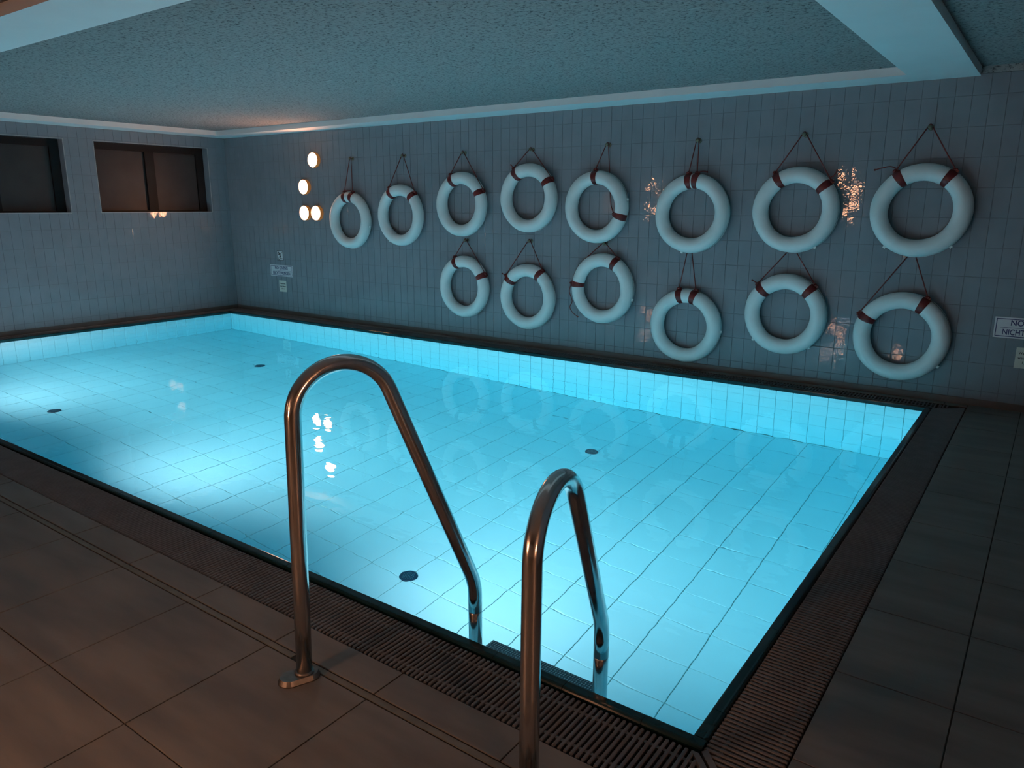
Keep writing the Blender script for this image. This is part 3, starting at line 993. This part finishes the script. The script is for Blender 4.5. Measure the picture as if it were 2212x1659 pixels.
# slim floor lamps added out of view, to warm the deck and handrails
def added_floor_lamp(x, y, label):
    e = empty('added_floor_lamp', (x, y, ZD))
    tag(e, label, 'lamp', 'slim floor lamps added out of view')
    I4 = Matrix.Identity(4)
    a = MB(); a.lathe([(0.12, 0.0), (0.12, 0.012), (0.10, 0.020), (0.02, 0.026)], 28, I4); a.build('base', M['black'], e)
    a = MB(); a.lathe([(0.011, 0.020), (0.011, 0.800)], 12, I4); a.build('pole', M['black'], e, smooth=True)
    a = MB(); a.lathe([(0.095, 0.790), (0.095, 0.800), (0.085, 0.806)], 24, I4); a.build('shade_holder', M['black'], e)
    a = MB(); a.lathe([(0.088, 0.806), (0.088, 1.020)], 20, I4); a.build('shade', M['added_lamp_glow'], e)
    a = MB(); a.lathe([(0.091, 1.020), (0.091, 1.030), (0.03, 1.040)], 24, I4); a.build('cap', M['black'], e)
added_floor_lamp(-2.2, -0.3, 'added slim black floor lamp with glowing cylinder shade, out of view left of the camera')
added_floor_lamp(1.6, -0.1, 'added slim black floor lamp with glowing cylinder shade, out of view right of the camera')

# ------------------------------------------------------------------ signs
def text_mesh(name, body, size, mat, parent, B, loc, bold=0.0, sx=1.0, depth=0.0008):
    cu = bpy.data.curves.new(name, 'FONT')
    cu.body = body; cu.size = size; cu.align_x = 'CENTER'; cu.align_y = 'CENTER'
    cu.extrude = depth; cu.offset = bold
    o = bpy.data.objects.new('tmp_text', cu)
    COL.objects.link(o)
    bpy.context.view_layer.update()
    dg = bpy.context.evaluated_depsgraph_get()
    me = bpy.data.meshes.new_from_object(o.evaluated_get(dg))
    me.name = name
    bpy.data.objects.remove(o, do_unlink=True)
    me.materials.clear(); me.materials.append(mat)
    t = bpy.data.objects.new(name, me)
    link(t, parent)
    t.matrix_local = Matrix.Translation(loc) @ B() @ Matrix.Diagonal((sx, 1, 1, 1))
    return t
def board(parent, w, h, t, mat, name='board'):
    m = MB()
    v, f = tile_geo(w, h, t, 0.001)
    b = B_BACK()
    m.add([b @ Vector(q) for q in v], f)
    return m.build(name, mat, parent)
def no_diving(cx, cz, label):
    w, h = 0.543, 0.174
    e = empty('no_diving_sign', (cx, YW, cz))
    tag(e, label, 'sign', 'no diving signs')
    board(e, w, h, 0.005, M['sign_white'])
    fr = MB()
    a, b_, t = w / 2 - 0.012, h / 2 - 0.012, 0.006
    for x0, z0, x1, z1 in ((-a, -b_, a, -b_ + t), (-a, b_ - t, a, b_), (-a, -b_ + t, -a + t, b_ - t), (a - t, -b_ + t, a, b_ - t), (-a + 0.03, -0.0015, a - 0.03, 0.0015)):
        fr.box((x0, -0.0062, z0), (x1, -0.0048, z1))
    fr.build('border', M['sign_blue'], e)
    text_mesh('lettering', 'NO DIVING', 0.066, M['sign_blue'], e, B_BACK, (0, -0.0055, 0.040), 0.0008, 0.92)
    text_mesh('lettering', 'NICHT SPRINGEN', 0.066, M['sign_blue'], e, B_BACK, (0, -0.0055, -0.039), 0.0008, 0.80)
def depth_notice(cx, cz, label):
    e = empty('depth_notice', (cx, YW, cz))
    tag(e, label, 'notice', 'water depth notices')
    board(e, 0.175, 0.175, 0.003, M['paper'], 'sheet')
    for s_, z in (('Wassertiefe', 0.040), ('water depth', 0.0), ('1,50 m', -0.040)):
        text_mesh('lettering', s_, 0.031, M['black'], e, B_BACK, (0, -0.0034, z), 0.0004, 0.9)
no_diving(-9.823, 0.715, 'white no diving sign with blue letters near the wall corner')
no_diving(-0.088, 0.734, 'white no diving sign cut off at the right picture edge')
depth_notice(-9.815, 0.474, 'small paper depth notice near the wall corner')
depth_notice(-0.091, 0.490, 'small paper depth notice at the right picture edge')
e = empty('diving_pictogram', (-9.833, YW, 0.949))
tag(e, 'small square pictogram of a crossed out diver near the wall corner', 'sign')
board(e, 0.15, 0.15, 0.003, M['black'], 'board')
pw = MB(); pw.box((-0.066, -0.0038, -0.066), (0.066, -0.0028, 0.066)); pw.build('panel', M['sign_white'], e)
def stroke(m, a, b, w):
    a, b = Vector((a[0], 0, a[1])), Vector((b[0], 0, b[1]))
    d = (b - a).normalized(); s_ = Vector((-d.z, 0, d.x)) * w
    m.add([q + Vector((0, y, 0)) for y in (-0.0046, -0.0036) for q in (a - s_, b - s_, b + s_, a + s_)],
          [(0, 1, 2, 3), (7, 6, 5, 4), (0, 4, 5, 1), (1, 5, 6, 2), (2, 6, 7, 3), (3, 7, 4, 0)])
fg = MB()
for a, b_, w in (((-0.022, 0.030), (0.004, -0.005), 0.011), ((-0.024, 0.034), (-0.040, 0.008), 0.005), ((-0.014, 0.034), (0.020, 0.022), 0.005), ((0.002, -0.002), (0.028, -0.028), 0.007),
                 ((0.000, -0.004), (-0.004, -0.030), 0.007), ((-0.004, -0.030), (0.012, -0.046), 0.005), ((0.012, -0.046), (0.055, -0.046), 0.004), ((-0.050, -0.056), (-0.010, -0.056), 0.006)):
    stroke(fg, a, b_, w)
fg.lathe([(0.011, 0.0036), (0.011, 0.0046)], 14, Matrix.Translation((-0.030, 0, 0.047)) @ B_BACK())
fg.build('diver', M['black'], e)
sg = MB(); stroke(sg, (-0.058, -0.058), (0.058, 0.058), 0.0028); sg.build('slash', M['black'], e)

# ------------------------------------------------------------------ floor drains under water
for x, y, lab in ((-8.270, 5.805, 'dark round floor drain in the far left of the pool'), (-8.270, 3.290, 'dark round floor drain in the near left of the pool'),
                  (-3.235, 3.298, 'dark round floor drain between the two handrails'), (-3.270, 5.790, 'dark round floor drain right of the low handrail, far side')):
    e = empty('floor_drain', (x, y, -DEPTH))
    tag(e, lab, 'drain', 'floor drains in the pool')
    a = MB(); a.lathe([(0.064, -0.001), (0.064, 0.005), (0.056, 0.010), (0.050, 0.010)], 32, Matrix.Identity(4)); a.build('ring', M['drain'], e)
    a = MB(); a.lathe([(0.052, 0.006), (0.04, 0.009), (0.0, 0.011)], 32, Matrix.Identity(4)); a.build('grille', M['drain'], e, smooth=True)
    s_ = MB()
    for i in range(-3, 4):
        for j in range(-3, 4):
            px, py = i * 0.013 + (0.0065 if j % 2 else 0), j * 0.012
            if px * px + py * py < 0.044 ** 2:
                s_.lathe([(0.004, 0.008), (0.0035, 0.0135)], 6, Matrix.Translation((px, py, 0)))
    tag(s_.build('studs', M['drain_stud'], e), kind='stuff')

# ------------------------------------------------------------------ underwater lamps in the near wall
for i, (x, lab) in enumerate(((-9.05, 'underwater lamp in the near pool wall at the left'), (-5.80, 'underwater lamp in the middle of the near pool wall'), (-2.60, 'underwater lamp in the near pool wall behind the ladder'))):
    e = empty('underwater_lamp', (x, Y0, -0.45))
    tag(e, lab, 'lamp', 'underwater lamps in the pool wall')
    fr = B_NEAR()
    a = MB(); a.lathe([(0.135, -0.001), (0.135, 0.010), (0.125, 0.018), (0.112, 0.018), (0.112, 0.006)], 36, fr); a.build('bezel', M['flange'], e)
    a = MB(); a.lathe([(0.112, 0.006), (0.10, 0.012), (0.0, 0.018)], 36, fr); a.build('lens', M['lens'], e, smooth=True)
    ld = bpy.data.lights.new('bulb', 'SPOT')
    ld.energy = POOL_WATTS
    ld.color = POOL_COLOR
    ld.shadow_soft_size = 0.09
    ld.spot_size = math.radians(150)
    ld.spot_blend = 1.0
    lo = bpy.data.objects.new('bulb', ld)
    link(lo, e)
    lo.location = (0, 0.05, 0)
    lo.rotation_euler = (math.radians(90 + 9), 0, 0)
